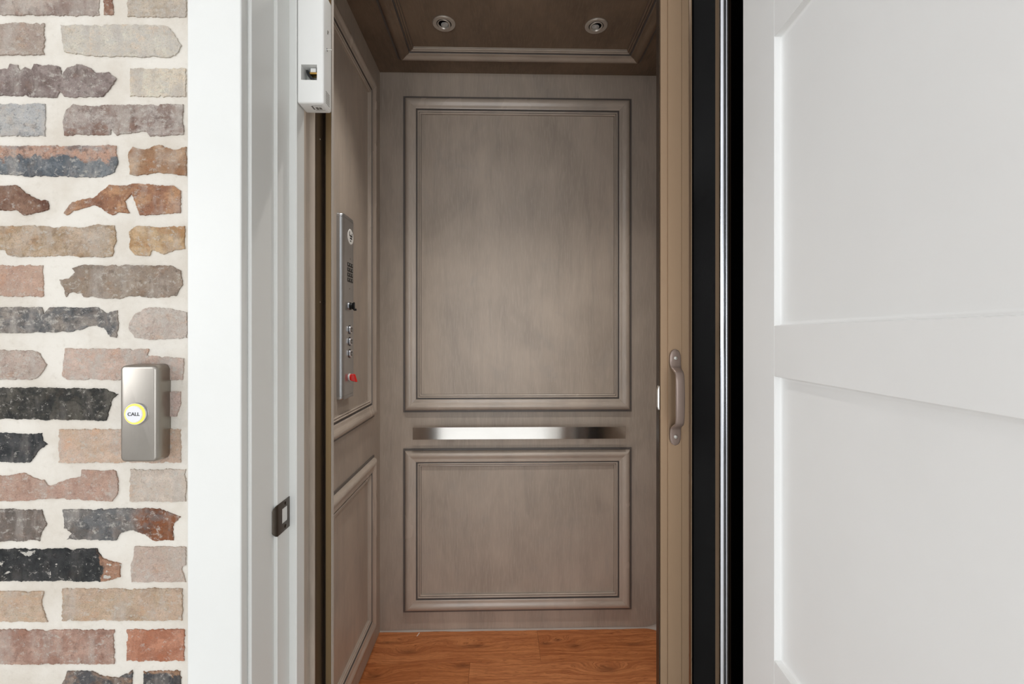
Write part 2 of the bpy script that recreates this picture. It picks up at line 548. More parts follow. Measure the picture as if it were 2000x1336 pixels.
DK = (58, 58, 60)
BR = [
    # outline, c1, c2, c3, white, speck, band, patches
    (R4(-52, -36, 193, 29), (158, 138, 128), (176, 160, 148), (122, 96, 86), 0.45, .5, None, 0),
    (R4(202, -36, 221, 28), (140, 98, 80), (156, 120, 98), (88, 60, 50), 0.2, .5, None, 0),
    (R4(248, -36, 362, 32), (198, 182, 162), (190, 176, 160), (150, 130, 112), 0.6, .4, None, 0),
    (R4(-150, 44, 85, 106), (182, 166, 152), (168, 150, 138), (140, 118, 104), 0.45, .3, None, 0),
    ([(116, 47), (312, 48), (330, 54), (340, 66), (354, 88), (342, 108), (330, 112), (170, 108), (124, 100)], (216, 206, 192), (205, 194, 178), (150, 130, 112), 0.85, .35, None, 0),
    ([(-50, 130), (14, 134), (18, 124), (34, 126), (38, 138), (48, 130), (60, 136), (66, 124), (82, 128), (100, 126), (116, 130), (119, 146), (130, 132), (150, 124), (176, 132), (186, 142), (212, 140), (226, 152), (214, 172), (200, 188), (142, 190), (124, 188), (116, 178), (110, 190), (40, 187), (-50, 184)], (132, 116, 110), (150, 136, 130), (92, 76, 70), 0.38, .6, None, 0),
    (R4(253, 133, 362, 188), (224, 212, 194), (216, 202, 182), (176, 146, 118), 0.55, .45, None, 0),
    (R4(-150, 202, 87, 266), (190, 188, 184), (176, 174, 172), (120, 120, 122), 0.6, .75, None, 0),
    ([(121, 238), (128, 214), (142, 202), (158, 206), (240, 204), (357, 203), (358, 262), (292, 266), (284, 256), (226, 264), (216, 252), (214, 262), (124, 264)], (146, 122, 110), (172, 160, 152), (106, 74, 62), 0.55, .6, None, 0),
    ([(-50, 284), (226, 284), (229, 318), (222, 336), (198, 346), (50, 344), (14, 340), (-50, 338)], (96, 102, 108), (122, 126, 128), (58, 62, 68), 0.38, .7, ('Z', 309, (204, 164, 142), .004), 0),
    ([(249, 302), (258, 286), (282, 292), (310, 282), (338, 292), (363, 286), (363, 343), (308, 336), (266, 343), (252, 340)], (166, 128, 98), (184, 152, 122), (126, 88, 66), 0.32, .45, None, 0),
    ([(-150, 364), (30, 361), (44, 372), (66, 386), (92, 392), (94, 408), (76, 414), (44, 420), (30, 410), (-150, 412)], (112, 80, 66), (136, 106, 88), (72, 52, 46), 0.22, .5, ('X', -5, (176, 138, 104), -.006), 0),
    ([(123, 416), (140, 394), (168, 388), (182, 386), (212, 360), (248, 362), (262, 358), (338, 362), (352, 372), (351, 416), (272, 420), (256, 378), (242, 392), (252, 416), (230, 414), (218, 420), (182, 400), (150, 410), (128, 420)], (156, 112, 88), (180, 138, 104), (104, 68, 58), 0.3, .5, None, 0),
    ([(-50, 444), (60, 440), (160, 444), (190, 437), (222, 440), (226, 470), (218, 500), (200, 503), (120, 500), (40, 502), (14, 498), (8, 488), (-50, 484)], (178, 152, 122), (188, 166, 144), (132, 108, 86), 0.42, .55, None, 0),
    ([(251, 452), (266, 441), (314, 444), (360, 441), (360, 486), (340, 488), (318, 497), (296, 488), (290, 500), (262, 498), (252, 486)], (178, 140, 100), (194, 166, 132), (140, 108, 80), 0.42, .4, None, 0),
    (R4(-150, 518, 83, 579), (196, 164, 144), (184, 152, 134), (150, 112, 96), 0.32, .25, None, 0),
    ([(115, 546), (134, 544), (146, 532), (140, 524), (158, 518), (332, 518), (352, 528), (356, 556), (342, 578), (306, 582), (250, 578), (232, 584), (162, 580), (158, 572), (134, 572), (128, 580)], (158, 140, 122), (146, 130, 116), (112, 98, 88), 0.42, .55, None, 0),
    ([(-50, 600), (80, 600), (84, 614), (96, 600), (190, 600), (206, 612), (228, 606), (230, 640), (226, 660), (214, 658), (202, 640), (180, 636), (140, 648), (60, 650), (4, 650), (-50, 648)], (112, 112, 112), (142, 132, 122), (74, 76, 80), 0.42, .7, None, 0),
    ([(252, 630), (264, 612), (290, 600), (330, 602), (364, 610), (364, 660), (300, 664), (262, 660), (252, 646)], (204, 190, 178), (192, 176, 164), (160, 116, 98), 0.62, .4, None, 0),
    ([(-150, 686), (60, 684), (76, 690), (90, 712), (76, 734), (60, 742), (-150, 740)], (190, 172, 158), (176, 156, 144), (140, 112, 100), 0.6, .4, None, 0),
    ([(126, 680), (290, 682), (286, 694), (358, 700), (356, 742), (130, 742), (120, 734)], (206, 180, 164), (196, 172, 158), (166, 128, 112), 0.62, .3, None, 0),
    ([(-50, 758), (60, 757), (206, 760), (230, 770), (218, 780), (206, 822), (-50, 818)], (56, 56, 54), (84, 80, 72), (34, 34, 36), 0.16, .65, None, 0),
    ([(240, 766), (352, 765), (352, 790), (344, 814), (240, 816)], (186, 158, 146), (196, 172, 160), (150, 110, 98), 0.45, .4, None, 0),
    ([(-150, 846), (24, 846), (66, 848), (80, 846), (82, 862), (91, 868), (72, 882), (56, 904), (-150, 902)], (52, 54, 56), (74, 74, 74), (34, 36, 38), 0.16, .5, None, 0),
    (R4(114, 839, 352, 904), (208, 180, 156), (202, 174, 154), (162, 126, 104), 0.42, .25, None, 0),
    ([(-50, 926), (14, 930), (44, 924), (64, 934), (84, 938), (96, 950), (122, 940), (156, 932), (158, 918), (206, 920), (224, 920), (230, 940), (228, 966), (218, 980), (100, 974), (20, 980), (-50, 976)], (188, 156, 138), (178, 146, 130), (146, 110, 94), 0.38, .4, None, 0),
    (R4(253, 917, 362, 980), (208, 192, 176), (200, 184, 170), (166, 140, 122), 0.52, .3, None, 0),
    ([(-150, 996), (80, 996), (84, 1010), (90, 1024), (80, 1040), (76, 1058), (-150, 1056)], (128, 114, 104), (104, 96, 90), (70, 62, 58), 0.36, .5, None, 0),
    ([(121, 996), (232, 994), (310, 994), (330, 1002), (352, 1010), (338, 1024), (338, 1056), (298, 1056), (282, 1044), (254, 1036), (234, 1042), (226, 1056), (130, 1054), (140, 1042), (124, 1032)], (128, 122, 116), (104, 104, 104), (70, 68, 68), 0.34, .55, ('X', 268, (150, 96, 66), .016), 0),
    ([(-50, 1073), (188, 1072), (198, 1090), (218, 1098), (235, 1102), (234, 1128), (206, 1136), (-50, 1136)], (44, 46, 46), (58, 58, 58), (26, 28, 28), 0.08, .5, ('X', 199, (186, 142, 116), .003), .085),
    ([(262, 1068), (362, 1069), (362, 1104), (354, 1112), (362, 1138), (256, 1138), (254, 1104), (260, 1088)], (198, 178, 162), (190, 168, 154), (150, 118, 102), 0.45, .3, None, 0),
    ([(-150, 1154), (84, 1156), (80, 1182), (92, 1216), (-150, 1214)], (204, 182, 158), (192, 166, 144), (168, 130, 94), 0.42, .35, None, 0),
    (R4(120, 1151, 355, 1213), (196, 172, 146), (190, 164, 142), (140, 112, 92), 0.42, .35, None, 0),
    (R4(-40, 1231, 222, 1298), (164, 128, 112), (178, 146, 130), (122, 88, 76), 0.34, .45, None, 0),
    (R4(246, 1231, 359, 1292), (176, 118, 92), (186, 132, 106), (146, 88, 66), 0.14, .3, None, 0),
    ([(120, 1336), (130, 1312), (178, 1312), (196, 1320), (230, 1326), (257, 1310), (258, 1378), (120, 1378)], (90, 90, 92), (150, 122, 102), (54, 56, 58), 0.28, .6, None, 0),
    (R4(279, 1312, 351, 1378), (74, 74, 76), (92, 86, 82), (46, 46, 48), 0.25, .4, ('Z', 1327, (176, 138, 110), .003), 0),
]


def ragged(poly, amp, seed, step=1.7):
    """roughen an outline (any unit of length) with two octaves of noise"""
    pts = []
    n = len(poly)
    for i in range(n):
        a, b = Vector(poly[i]), Vector(poly[(i + 1) % n])
        L = (b - a).length
        k_ = max(1, int(L / step))
        nrm = Vector((b.y - a.y, a.x - b.x))
        if nrm.length > 0:
            nrm.normalize()
        for j in range(k_):
            p = a.lerp(b, j / k_)
            q = Vector((p.x * .055 + seed * 7.3, p.y * .055, seed))
            q2 = Vector((p.x * .19 + seed * 3.1, p.y * .19, seed + 5))
            q3 = Vector((p.x * .47 + seed * 1.7, p.y * .47, seed + 9))
            bite = max(0, mnoise.noise(q2 * .42) - .12)
            d = mnoise.noise(q) * 1.3 * amp + mnoise.noise(q2) * 1.25 * amp + mnoise.noise(q3) * 1.0 * amp - min(bite * 4.0, 1.6) * amp
            d *= min(1.0, min(j / k_ * L, L - j / k_ * L) / 5.0)      # corners keep their place
            pts.append((p.x + nrm.x * d, p.y + nrm.y * d))
    return pts


def brick_mesh(pts, seed, h0):
    """pts: (x, z) outline on the wall plane; returns verts/faces with a chipped arris"""
    n = len(pts)
    cx = sum(p[0] for p in pts) / n
    cz = sum(p[1] for p in pts) / n
    rnd = random.Random(int(seed * 97) + 5)
    tx, tz = rnd.uniform(-.003, .003), rnd.uniform(-.012, .012)
    V = [(x, .006, z) for x, z in pts]
    for i, (x, z) in enumerate(pts):
        V.append((x, -(h0 - .0008) - tx * (x - cx) - tz * (z - cz), z))
    for i, (x, z) in enumerate(pts):
        px_, pz_ = pts[i - 2]
        nx_, nz_ = pts[(i + 2) % n]
        t = Vector((nx_ - px_, nz_ - pz_))
        if t.length > 0:
            t.normalize()
        V.append((x + t.y * -.00022, -h0 - tx * (x - cx) - tz * (z - cz), z + t.x * .00022))
    Fc = []
    for r in (0, 1):
        for i in range(n):
            q = (i + 1) % n
            Fc.append((r * n + i, r * n + q, (r + 1) * n + q, (r + 1) * n + i))
    Fc.append(tuple(range(2 * n, 3 * n)))
    return V, Fc


S = Y_BRICK / F_PX
for i, (poly, c1, c2, c3, wh, sp, band, pat) in enumerate(BR):
    amp = 1.5 if len(poly) == 4 else 1.15
    rp = ragged(poly, amp, i * 1.13 + 1)
    pts = []
    for (px, py) in reversed(rp):       # anticlockwise in (x, z)
        x, y, z = on_y(px, py, P)
        pts.append((x, z))
    if band:
        ax, v, bc, soft = band
        wv = on_y(v, 655, P)[0] if ax == 'X' else on_y(0, v, P)[2]
        band = (ax, wv, bc, soft)
    mt = brick_mat(i + 1, c1, c2, c3, wh, sp, band, None, pat)
    V, Fc = brick_mesh(pts, i + 1, 0.0021)
    mesh_obj('brick', V, Fc, mt, wall_front)

# the same bond running on beyond the picture
rows_z = []
row_px = [-4, 76, 156, 234, 313, 390, 470, 549, 630, 711, 789, 872, 949, 1026, 1104, 1183, 1264, 1345]
pitch = 79.3
ALL = [(-4 - pitch * k_, k_ % 2) for k_ in range(1, 20)] + [(y, (i + 0) % 2) for i, y in enumerate(row_px)] + [(1345 + pitch * k_, (17 + k_) % 2) for k_ in range(1, 11)]
GEN = [((178, 150, 132), (188, 164, 146), (140, 108, 92), .4, .4), ((120, 112, 106), (146, 134, 124), (78, 74, 72), .38, .6),
       ((166, 128, 108), (182, 148, 126), (122, 86, 72), .3, .45), ((204, 186, 168), (194, 176, 160), (156, 130, 112), .55, .35),
       ((62, 62, 62), (84, 80, 76), (38, 38, 40), .18, .5), ((184, 156, 122), (192, 168, 144), (134, 108, 84), .4, .45)]
gmat = [brick_mat(60 + i, g[0], g[1], g[2], g[3], g[4]) for i, g in enumerate(GEN)]
gmesh = {}


def generic(kind, wpx):
    key = (kind, wpx)
    if key not in gmesh:
        hw, hh = wpx * S / 2, 31.5 * S
        raw = ragged([(-wpx / 2, 31.5), (wpx / 2, 31.5), (wpx / 2, -31.5), (-wpx / 2, -31.5)], 1.8, kind + wpx * .01, 7)
        pts = [(x * S, z * S) for x, z in reversed(raw)]
        V, Fc = brick_mesh(pts, kind + wpx, 0.0022)
        me = bpy.data.meshes.new('brick')
        me.from_pydata(V, [], Fc)
        bm = bmesh.new(); bm.from_mesh(me); bmesh.ops.recalc_face_normals(bm, faces=bm.faces); bm.to_mesh(me); bm.free()
        me.materials.append(gmat[kind])
        gmesh[key] = me
    return gmesh[key]


rnd = random.Random(11)
extraV, extraF = [], []
for (yc, par) in ALL:
    inside = -20 < yc < 1350
    edges = []
    x = 362 if par == 1 else 358
    first = 236 if par == 1 else 112
    x1 = x
    wd = first
    while x1 > -2450:
        edges.append((x1 - wd, x1))
        x1 = x1 - wd - 26
        wd = 236
    zc = on_y(0, yc, P)[2]
    if zc < 0.03 or zc > HALL_H - 0.03:
        continue
    for (a, b) in edges:
        if inside and b > -30:
            continue
        if inside and par == 0:
            a, b = a - 58, b - 58
        cx = ux((a + b) / 2, P)
        kd = rnd.choice([0, 0, 1, 2, 2, 3, 3, 4, 5])
        if b > -560:
            o = bpy.data.objects.new('brick', generic(kd, b - a))
            COL.objects.link(o)
            o.parent = wall_front
            o.location = (cx, 0, zc)
        elif cx > HX0 + .12:
            v, f = boxv(cx - (b - a) * S / 2, cx + (b - a) * S / 2, -.0022, .004, zc - 31 * S, zc + 31 * S)
            n = len(extraV)
            extraV += v
            extraF += [tuple(q + n for q in g) for g in f]
far = mesh_obj('far_bricks', extraV, extraF, gmat[2], wall_front)
far['kind'] = 'stuff'

# hall around the viewer
box('floor_hall', HX0, HX1, HY0, 0.95, -0.06, 0.0, 'limestone')
struct(bpy.data.objects['floor_hall'], 'pale stone floor of the hall', 'floor')
struct(box('ceiling_hall', HX0, HX1, HY0, 0.87, HALL_H, HALL_H + .06, 'wall'), 'white hall ceiling', 'ceiling')
for nm, x_, sg in (('wall_hall_left', HX0, -1), ('wall_hall_right', HX1, 1)):
    ww = empty(nm, (x_, 0, 0))
    struct(ww, 'white side wall of the hall with an added window, out of view on the ' + nm[10:], 'wall')
    lo, hi = min(0, sg * .08), max(0, sg * .08)
    y0, y1 = (-2.4, -.8)
    for b in ((HY0, y0, 0, HALL_H), (y1, .87, 0, HALL_H), (y0, y1, 0, 1.15), (y0, y1, 2.55, HALL_H)):
        box('wall_panel', lo, hi, *b, 'wall', ww)
wr = empty('wall_hall_rear', (0, HY0, 0))
struct(wr, 'white rear wall of the hall with glazed doors', 'wall')
for b in ((HX0, -1.25, -.08, 0, 0, HALL_H), (1.05, HX1, -.08, 0, 0, HALL_H), (-1.25, 1.05, -.08, 0, 2.22, HALL_H), (-1.25, 1.05, -.08, 0, 0, .25)):
    box('wall_panel', *b, 'wall', wr)
wd_ = empty('window_1', (0, HY0, 0))
struct(wd_, 'glazed doors at the rear of the hall', 'window')
for x in (-1.22, -.10, 1.02):
    box('mullion', x - .03, x + .03, -.07, -.01, .25, 2.18, 'white', wd_)
box('mullion', -1.25, 1.05, -.07, -.01, 2.17, 2.22, 'white', wd_)

# ------------------------------------------------------------------ door casing and jamb
def casing(name, x0, x1, z0, z1, lab):
    o = box(name, x0, x1, Y_CASE, Y_J0, z0, z1, 'white', bevel=.003, seg=3)
    return struct(o, lab, 'trim')


casing('trim_1', XC0, XC1, 0, HEAD + .12, 'white flat door casing between the brick and the elevator opening')
CW = XC1 - XC0
XR_C = X_R1 + (XC1 - X_J1) * -1 if False else X_R1 + (X_J1 - XC1)
casing('trim_2', XR_C, XR_C + CW, 0, HEAD + .12, 'white flat casing on the hinge side behind the open door')
casing('trim_3', XC1 + .0005, XR_C - .0005, HEAD + .012, HEAD + .12, 'white head casing above the elevator opening')


def jamb(name, sgn, x1, x2, x3, lab):
    """stepped jamb: extension, rebate, stop. x positions of the three faces; sgn +1 = faces right"""
    back = x1 - sgn * .02
    poly = [(back, Y_J0 + .0005), (x1 - sgn * .002, Y_J0 + .0005), (x1, Y_J0 + .0025), (x1, Y_J1),
            (x2 - sgn * .002, Y_J1), (x2, Y_J1 + .002), (x2, Y_J2), (x3 - sgn * .002, Y_J2), (x3, Y_J2 + .002), (x3, Y_J3), (back, Y_J3)]
    o = prism_z(name, poly, 0, HEAD, 'white')
    return struct(o, lab, 'trim')


jl = jamb('trim_4', 1, X_J1, X_J2, X_J3, 'white stepped door jamb on the latch side with the strike plate')
jamb('trim_5', -1, X_R1, X_R2, X_R3, 'white stepped door jamb on the hinge side')
struct(box('trim_6', X_J1 - .02, X_R1 + .02, Y_J0 + .001, Y_J3, HEAD + .0005, HEAD + .03, 'white'), 'white head jamb over the elevator opening', 'trim')

# ------------------------------------------------------------------ the white panelled door, standing open
ang = math.atan(52 / F_PX) + YAW          # leaf direction against the room's depth axis
door = empty('door_1', (HINGE[0], HINGE[1], 0.008), (0, 0, math.atan2(-math.cos(ang), -math.sin(ang))))
# local x runs from the hinge edge to the free edge, local -y is the visible face... checked below
struct(door, 'white four-panel shaker door standing open at the right', 'door')
dirv = Vector((-math.sin(ang), -math.cos(ang)))
d1 = ray(1512, HORIZON)
# distance along the leaf where the stile ends
A = Matrix(((dirv.x, -d1[0]), (dirv.y, -d1[1])))
sol = A.inverted() @ Vector((-HINGE[0], -HINGE[1]))
STILE, TT = sol[0], sol[1]
zz = lambda py: EYE + TT * (HORIZON - py) / F_PX - 0.008
zu1, zu0, zl1, zl0 = zz(72), zz(636), zz(735), zz(1290)
RAIL = zu0 - zl1
PAN = zu1 - zu0
LEAF_W, LEAF_H = 0.915, HEAD - .014
# leaf occupies local y from 0 (visible face) to +T away from the viewer
sy = 1.0
def leafbox(name, x0, x1, z0, z1, bev=.0012):
    return box(name, x0, x1, 0, LEAF_T, z0, z1, 'doorwhite', door, bevel=bev, seg=2)


leafbox('stile', 0, STILE, 0, LEAF_H)
leafbox('stile', LEAF_W - STILE, LEAF_W, 0, LEAF_H)
tops = [zl0 - RAIL - PAN, zl0, zu0 + 0, zu1 + RAIL]
rails = [(0, max(.08, zl0 - RAIL - PAN)), (zl0 - RAIL, zl0), (zl1, zu0), (zu1, zu1 + RAIL), (zu1 + RAIL + PAN, LEAF_H)]
for a, b in rails:
    leafbox('rail', STILE, LEAF_W - STILE, a, b)
for (a, b) in zip(rails[:-1], rails[1:]):
    z0, z1 = a[1], b[0]
    x0, x1 = STILE, LEAF_W - STILE
    # recessed panel with a coved edge rising to the frame on both faces
    prof = [(-.003, .0016), (.0003, .0016), (.0003, .0075), (.0015, .0102), (.004, .0118), (.0075, .0126)]
    V, Fc = [], []
    for face in (0, 1):
        base = len(V)
        for (t, d) in prof:
            yy = d if face == 0 else LEAF_T - d
            V += [(x0 + t, yy, z0 + t), (x1 - t, yy, z0 + t), (x1 - t, yy, z1 - t), (x0 + t, yy, z1 - t)]
        for r in range(len(prof) - 1):
            for i in range(4):
                q = (i + 1) % 4
                Fc.append((base + r * 4 + i, base + r * 4 + q, base + (r + 1) * 4 + q, base + (r + 1) * 4 + i))
        e = base + (len(prof) - 1) * 4
        Fc.append((e, e + 1, e + 2, e + 3))
    n2 = len(prof) * 4
    for i in range(4):
        q = (i + 1) % 4
        Fc.append((i, q, n2 + q, n2 + i))
    pn = mesh_obj('panel', V, Fc, 'doorwhite', door, smooth=True, autosmooth=31)
    pn.modifiers.new('normals', 'WEIGHTED_NORMAL').keep_sharp = True
for hz in (.25, 1.22, 2.2):
    lathe('hinge', [(.006, 0), (.006, .09)], (-.004, LEAF_T + .004, hz), (0, 0, 1), 'oilbronze', door, 16)

# ------------------------------------------------------------------ the elevator cab
PROF = [(0, 0), (0, .0045), (.0085, .0045), (.0092, .0100), (.0125, .0160), (.0185, .0200), (.0260, .0208), (.0330, .0184),
        (.0390, .0156), (.0450, .0146), (.0510, .0150), (.0562, .0128), (.0572, .0072), (.0620, .0072), (.0628, .0105),
        (.0655, .0116), (.0682, .0100), (.0684, .0064), (.0702, .0064), (.0706, .0086), (.0734, .0090), (.0756, .0072), (.0762, .0035), (.0775, .0035), (.0775, 0)]
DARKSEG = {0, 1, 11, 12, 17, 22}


def moulding(parent, mapf, a0, a1, b0, b1, mats):
    """four mitred lengths of one panel frame; mapf(a, b, h) -> point. mats: (along a, along b)"""
    for side in range(4):
        V, Fc, mi = [], [], []
        g = .0002
        for (t, h) in PROF:
            A0, A1, B0, B1 = a0 + t, a1 - t, b0 + t, b1 - t
            p = [((A0 + g, B0), (A1 - g, B0)), ((A1, B0 + g), (A1, B1 - g)), ((A1 - g, B1), (A0 + g, B1)), ((A0, B1 - g), (A0, B0 + g))][side]
            V += [mapf(p[0][0], p[0][1], h), mapf(p[1][0], p[1][1], h)]
        n = len(PROF)
        for i in range(n - 1):
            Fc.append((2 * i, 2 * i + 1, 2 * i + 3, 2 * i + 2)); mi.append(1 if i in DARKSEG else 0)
        Fc.append((0, 1, 2 * n - 1, 2 * n - 2)); mi.append(0)
        Fc.append(tuple(2 * i for i in range(n))); mi.append(0)
        Fc.append(tuple(2 * i + 1 for i in range(n))); mi.append(0)
        mesh_obj('moulding', V, Fc, None, parent, smooth=True, mats=[mats[side % 2], 'glaze'], midx=mi, autosmooth=38)


wall_back = struct(box('wall_back', CAB_XL - .02, CAB_XR + .02, CAB_Y1, CAB_Y1 + .02, 0, CAB_H + .02, 'wood'),
                   'grey-brown stained back wall of the elevator cab with two framed panels', 'wall')
wall_left = struct(box('wall_left', CAB_XL - .02, CAB_XL, CAB_Y0, CAB_Y1, 0, CAB_H + .02, 'wood_y'),
                   'grey-brown stained left cab wall carrying the control panel', 'wall')
wall_right = struct(box('wall_right', CAB_XR, CAB_XR + .02, CAB_Y0, CAB_Y1, 0, CAB_H + .02, 'wood_y'),
                    'grey-brown stained right cab wall behind the folded gate', 'wall')
ceiling = struct(box('ceiling', CAB_XL, CAB_XR, CAB_Y0, CAB_Y1, CAB_H, CAB_H + .02, 'wood_shade'),
                 'stained cab ceiling with shade in its colour and a moulded frame', 'ceiling')
zt1, zt0 = on_y(790, 189, CAB_Y1)[2], on_y(790, 805, CAB_Y1)[2]
zb1, zb0 = on_y(790, 876, CAB_Y1)[2], on_y(790, 1195, CAB_Y1)[2]
bx0, bx1 = ux(788, CAB_Y1), ux(1233, CAB_Y1)
mb = lambda a, b, h: (a, CAB_Y1 - h, b)
MARG = bx0 - CAB_XL
for (z0, z1) in ((zt0, zt1), (zb0, zb1)):
    moulding(wall_back, mb, bx0, bx1, z0, z1, ('mould_h', 'mould'))
    moulding(wall_left, lambda a, b, h: (CAB_XL + h, a, b), CAB_Y0 + .11, CAB_Y1 - MARG, z0, z1, ('mould_h', 'mould'))
    moulding(wall_right, lambda a, b, h: (CAB_XR - h, a, b), CAB_Y0 + .11, CAB_Y1 - MARG, z0, z1, ('mould_h', 'mould'))
moulding(ceiling, lambda a, b, h: (a, b, CAB_H - h), CAB_XL + MARG, CAB_XR - MARG, CAB_Y0 + .10, CAB_Y1 - MARG, ('wood_h', 'wood_shade'))

# front returns of the cab, header, and the hoistway that shuts out the light
XA = ux(594, .967)
YA = uy(604, XA)
XB = ux(614, YA)
YB = uy(632, XB)
struct(prism_z('trim_7', [(CAB_XL - .02, .967), (XA, .967), (XA, YA), (XB, YA), (XB, YA + .004), (XA - .02, YA + .004), (XA - .02, CAB_Y0 - .0005), (CAB_XL - .02, CAB_Y0 - .0005)],
               .0, CAB_H, 'wood_y'), 'narrow stained post at the left front edge of the cab', 'trim')
XG = on_y(1352, HORIZON, 1.04)[0] + .2
struct(box('trim_8', XG, CAB_XR + .02, .985, CAB_Y0 - .0005, 0, CAB_H, 'wood_y'), 'stained front return of the cab behind the folded gate', 'trim')
struct(box('trim_9', XA + .0005, XG - .0005, .995, CAB_Y0 - .0005, 2.36, CAB_H, 'wood_h'), 'stained header over the cab gate', 'trim')
hw = empty('wall_hoistway', (0, 1.5, 0))
struct(hw, 'dark hoistway walls around the cab', 'wall')
for b in ((-.75, -.73, -.632, .62, -.02, 2.75), (.92, .94, -.632, .62, -.02, 2.75), (-.75, .94, .6, .62, -.02, 2.75), (-.75, .94, -.632, .62, 2.75, 2.77),
          (-.75, X_J1 - .021, -.632, -.612, -.02, 2.75), (X_R1 + .021, .94, -.632, -.612, -.02, 2.75), (X_J1 - .021, X_R1 + .021, -.632, -.612, HEAD + .031, 2.75)):
    box('shaft_lining', *b, 'dark', hw)

# cab floor: oak planks laid across
floor = empty('floor', (0, 1.5, 0))
struct(floor, 'warm oak plank floor of the elevator cab', 'floor')
Yk = on_z(1000, 1293, 0)[1]
rows = [(Yk, CAB_Y1), (Yk - .195, Yk), (Yk - .39, Yk - .195), (Yk - .585, Yk - .39), (.985, Yk - .585)]
kn = lambda px, py, sx, sy, amp: (on_z(px, py, 0)[0], on_z(px, py, 0)[1], sx, sy, amp)
o1 = oak_mat('oak_plank_knotted', [kn(797, 1273, .09, .035, .05), kn(757, 1255, .10, .02, .03), kn(925, 1262, .13, .03, .035)], 1.0, 0)
o2 = oak_mat('oak_plank_swirled', [kn(1066, 1257, .05, .022, .05), kn(1090, 1250, .04, .02, .03), kn(1122, 1262, .06, .035, .04), kn(1240, 1258, .10, .02, .02)], 2.0, 4)
o3 = oak_mat('oak_plank_burled', [kn(728, 1322, .07, .04, .04), kn(905, 1300, .08, .03, .03)], 5.0, 8)
o4 = oak_mat('oak_plank_one_knot', [kn(1186, 1307, .09, .04, .05)], 7.0, -2)
seams = [[on_z(1053, 1265, 0)[0]], [on_z(916, 1315, 0)[0]], [.25], [-.2], [.1]]
pm = [[o1, o2], [o3, o4], [o4, o3], [o1, o2], [o3, o4]]
for r, (ya, yb) in enumerate(rows):
    xs = [CAB_XL] + seams[r] + [CAB_XR]
    for i in range(len(xs) - 1):
        g = .0004
        v, f = boxv(xs[i] + g, xs[i + 1] - g, ya + g - 1.5, yb - g - 1.5, -.014, 0)
        # keep textures in room coordinates
        o = mesh_obj('plank', [(a, b, c) for a, b, c in v], f, pm[r][i], floor)
        for vv in o.data.vertices:
            vv.co.y += 1.5
        o.location = (0, -1.5, 0)
box('subfloor', CAB_XL - .02, CAB_XR + .02, .985 - 1.5, CAB_Y1 - 1.5 + .02, -.03, -.0145, 'dark', floor)

# wavy bead of caulk where the back wall meets the floor
V, Fc = [], []
nseg = 90
for i in range(nseg + 1):
    t = i / nseg
    x = CAB_XL + (CAB_XR - CAB_XL) * t
    s = .0065 + mnoise.noise(Vector((x * 9, 3, 0))) * .0030 + mnoise.noise(Vector((x * 30, 8, 0))) * .0012
    cr = max(0, t - .955) / .045
    s += .018 * cr * cr
    for j in range(6):
        a = math.pi / 2 * j / 5
        V.append((x, CAB_Y1 - s * (1 - math.sin(a) * 0.75) + 0.0, 0.0003 + s * .9 * (1 - math.cos(a) * 1.0) * 1.0))
for i in range(nseg):
    for j in range(5):
        a = i * 6 + j
        Fc.append((a, a + 1, a + 7, a + 6))
struct(mesh_obj('trim_10', V, Fc, 'caulk', None, smooth=True), 'thin uneven caulk line along the cab floor at the back wall', 'trim')

# ------------------------------------------------------------------ handrail
YH = CAB_Y1 - .045
hx0, hx1 = ux(806, YH), ux(1222, YH)
hz1, hz0 = on_y(1000, 834.5, YH)[2], on_y(1000, 858, YH)[2]
rail = empty('handrail', ((hx0 + hx1) / 2, CAB_Y1, hz0))
tag(rail, 'flat brushed steel handrail on the cab back wall between the two panels', 'handrail')
rl = rail.location
hr = box('bar', hx0 - rl.x, hx1 - rl.x, YH - CAB_Y1, YH - CAB_Y1 + .009, 0, hz1 - hz0, 'steel', rail, bevel=.0008, seg=2)
for x in (hx0 + .16, hx1 - .16):
    lathe('standoff', [(.011, 0), (.011, .030), (.019, .031), (.019, .036)], (x - rl.x, YH - CAB_Y1 + .009, (hz1 - hz0) / 2), (0, 1, 0), 'steel', rail, 20)

# ------------------------------------------------------------------ recessed lights in the cab ceiling
CAB_FILL = 24.0


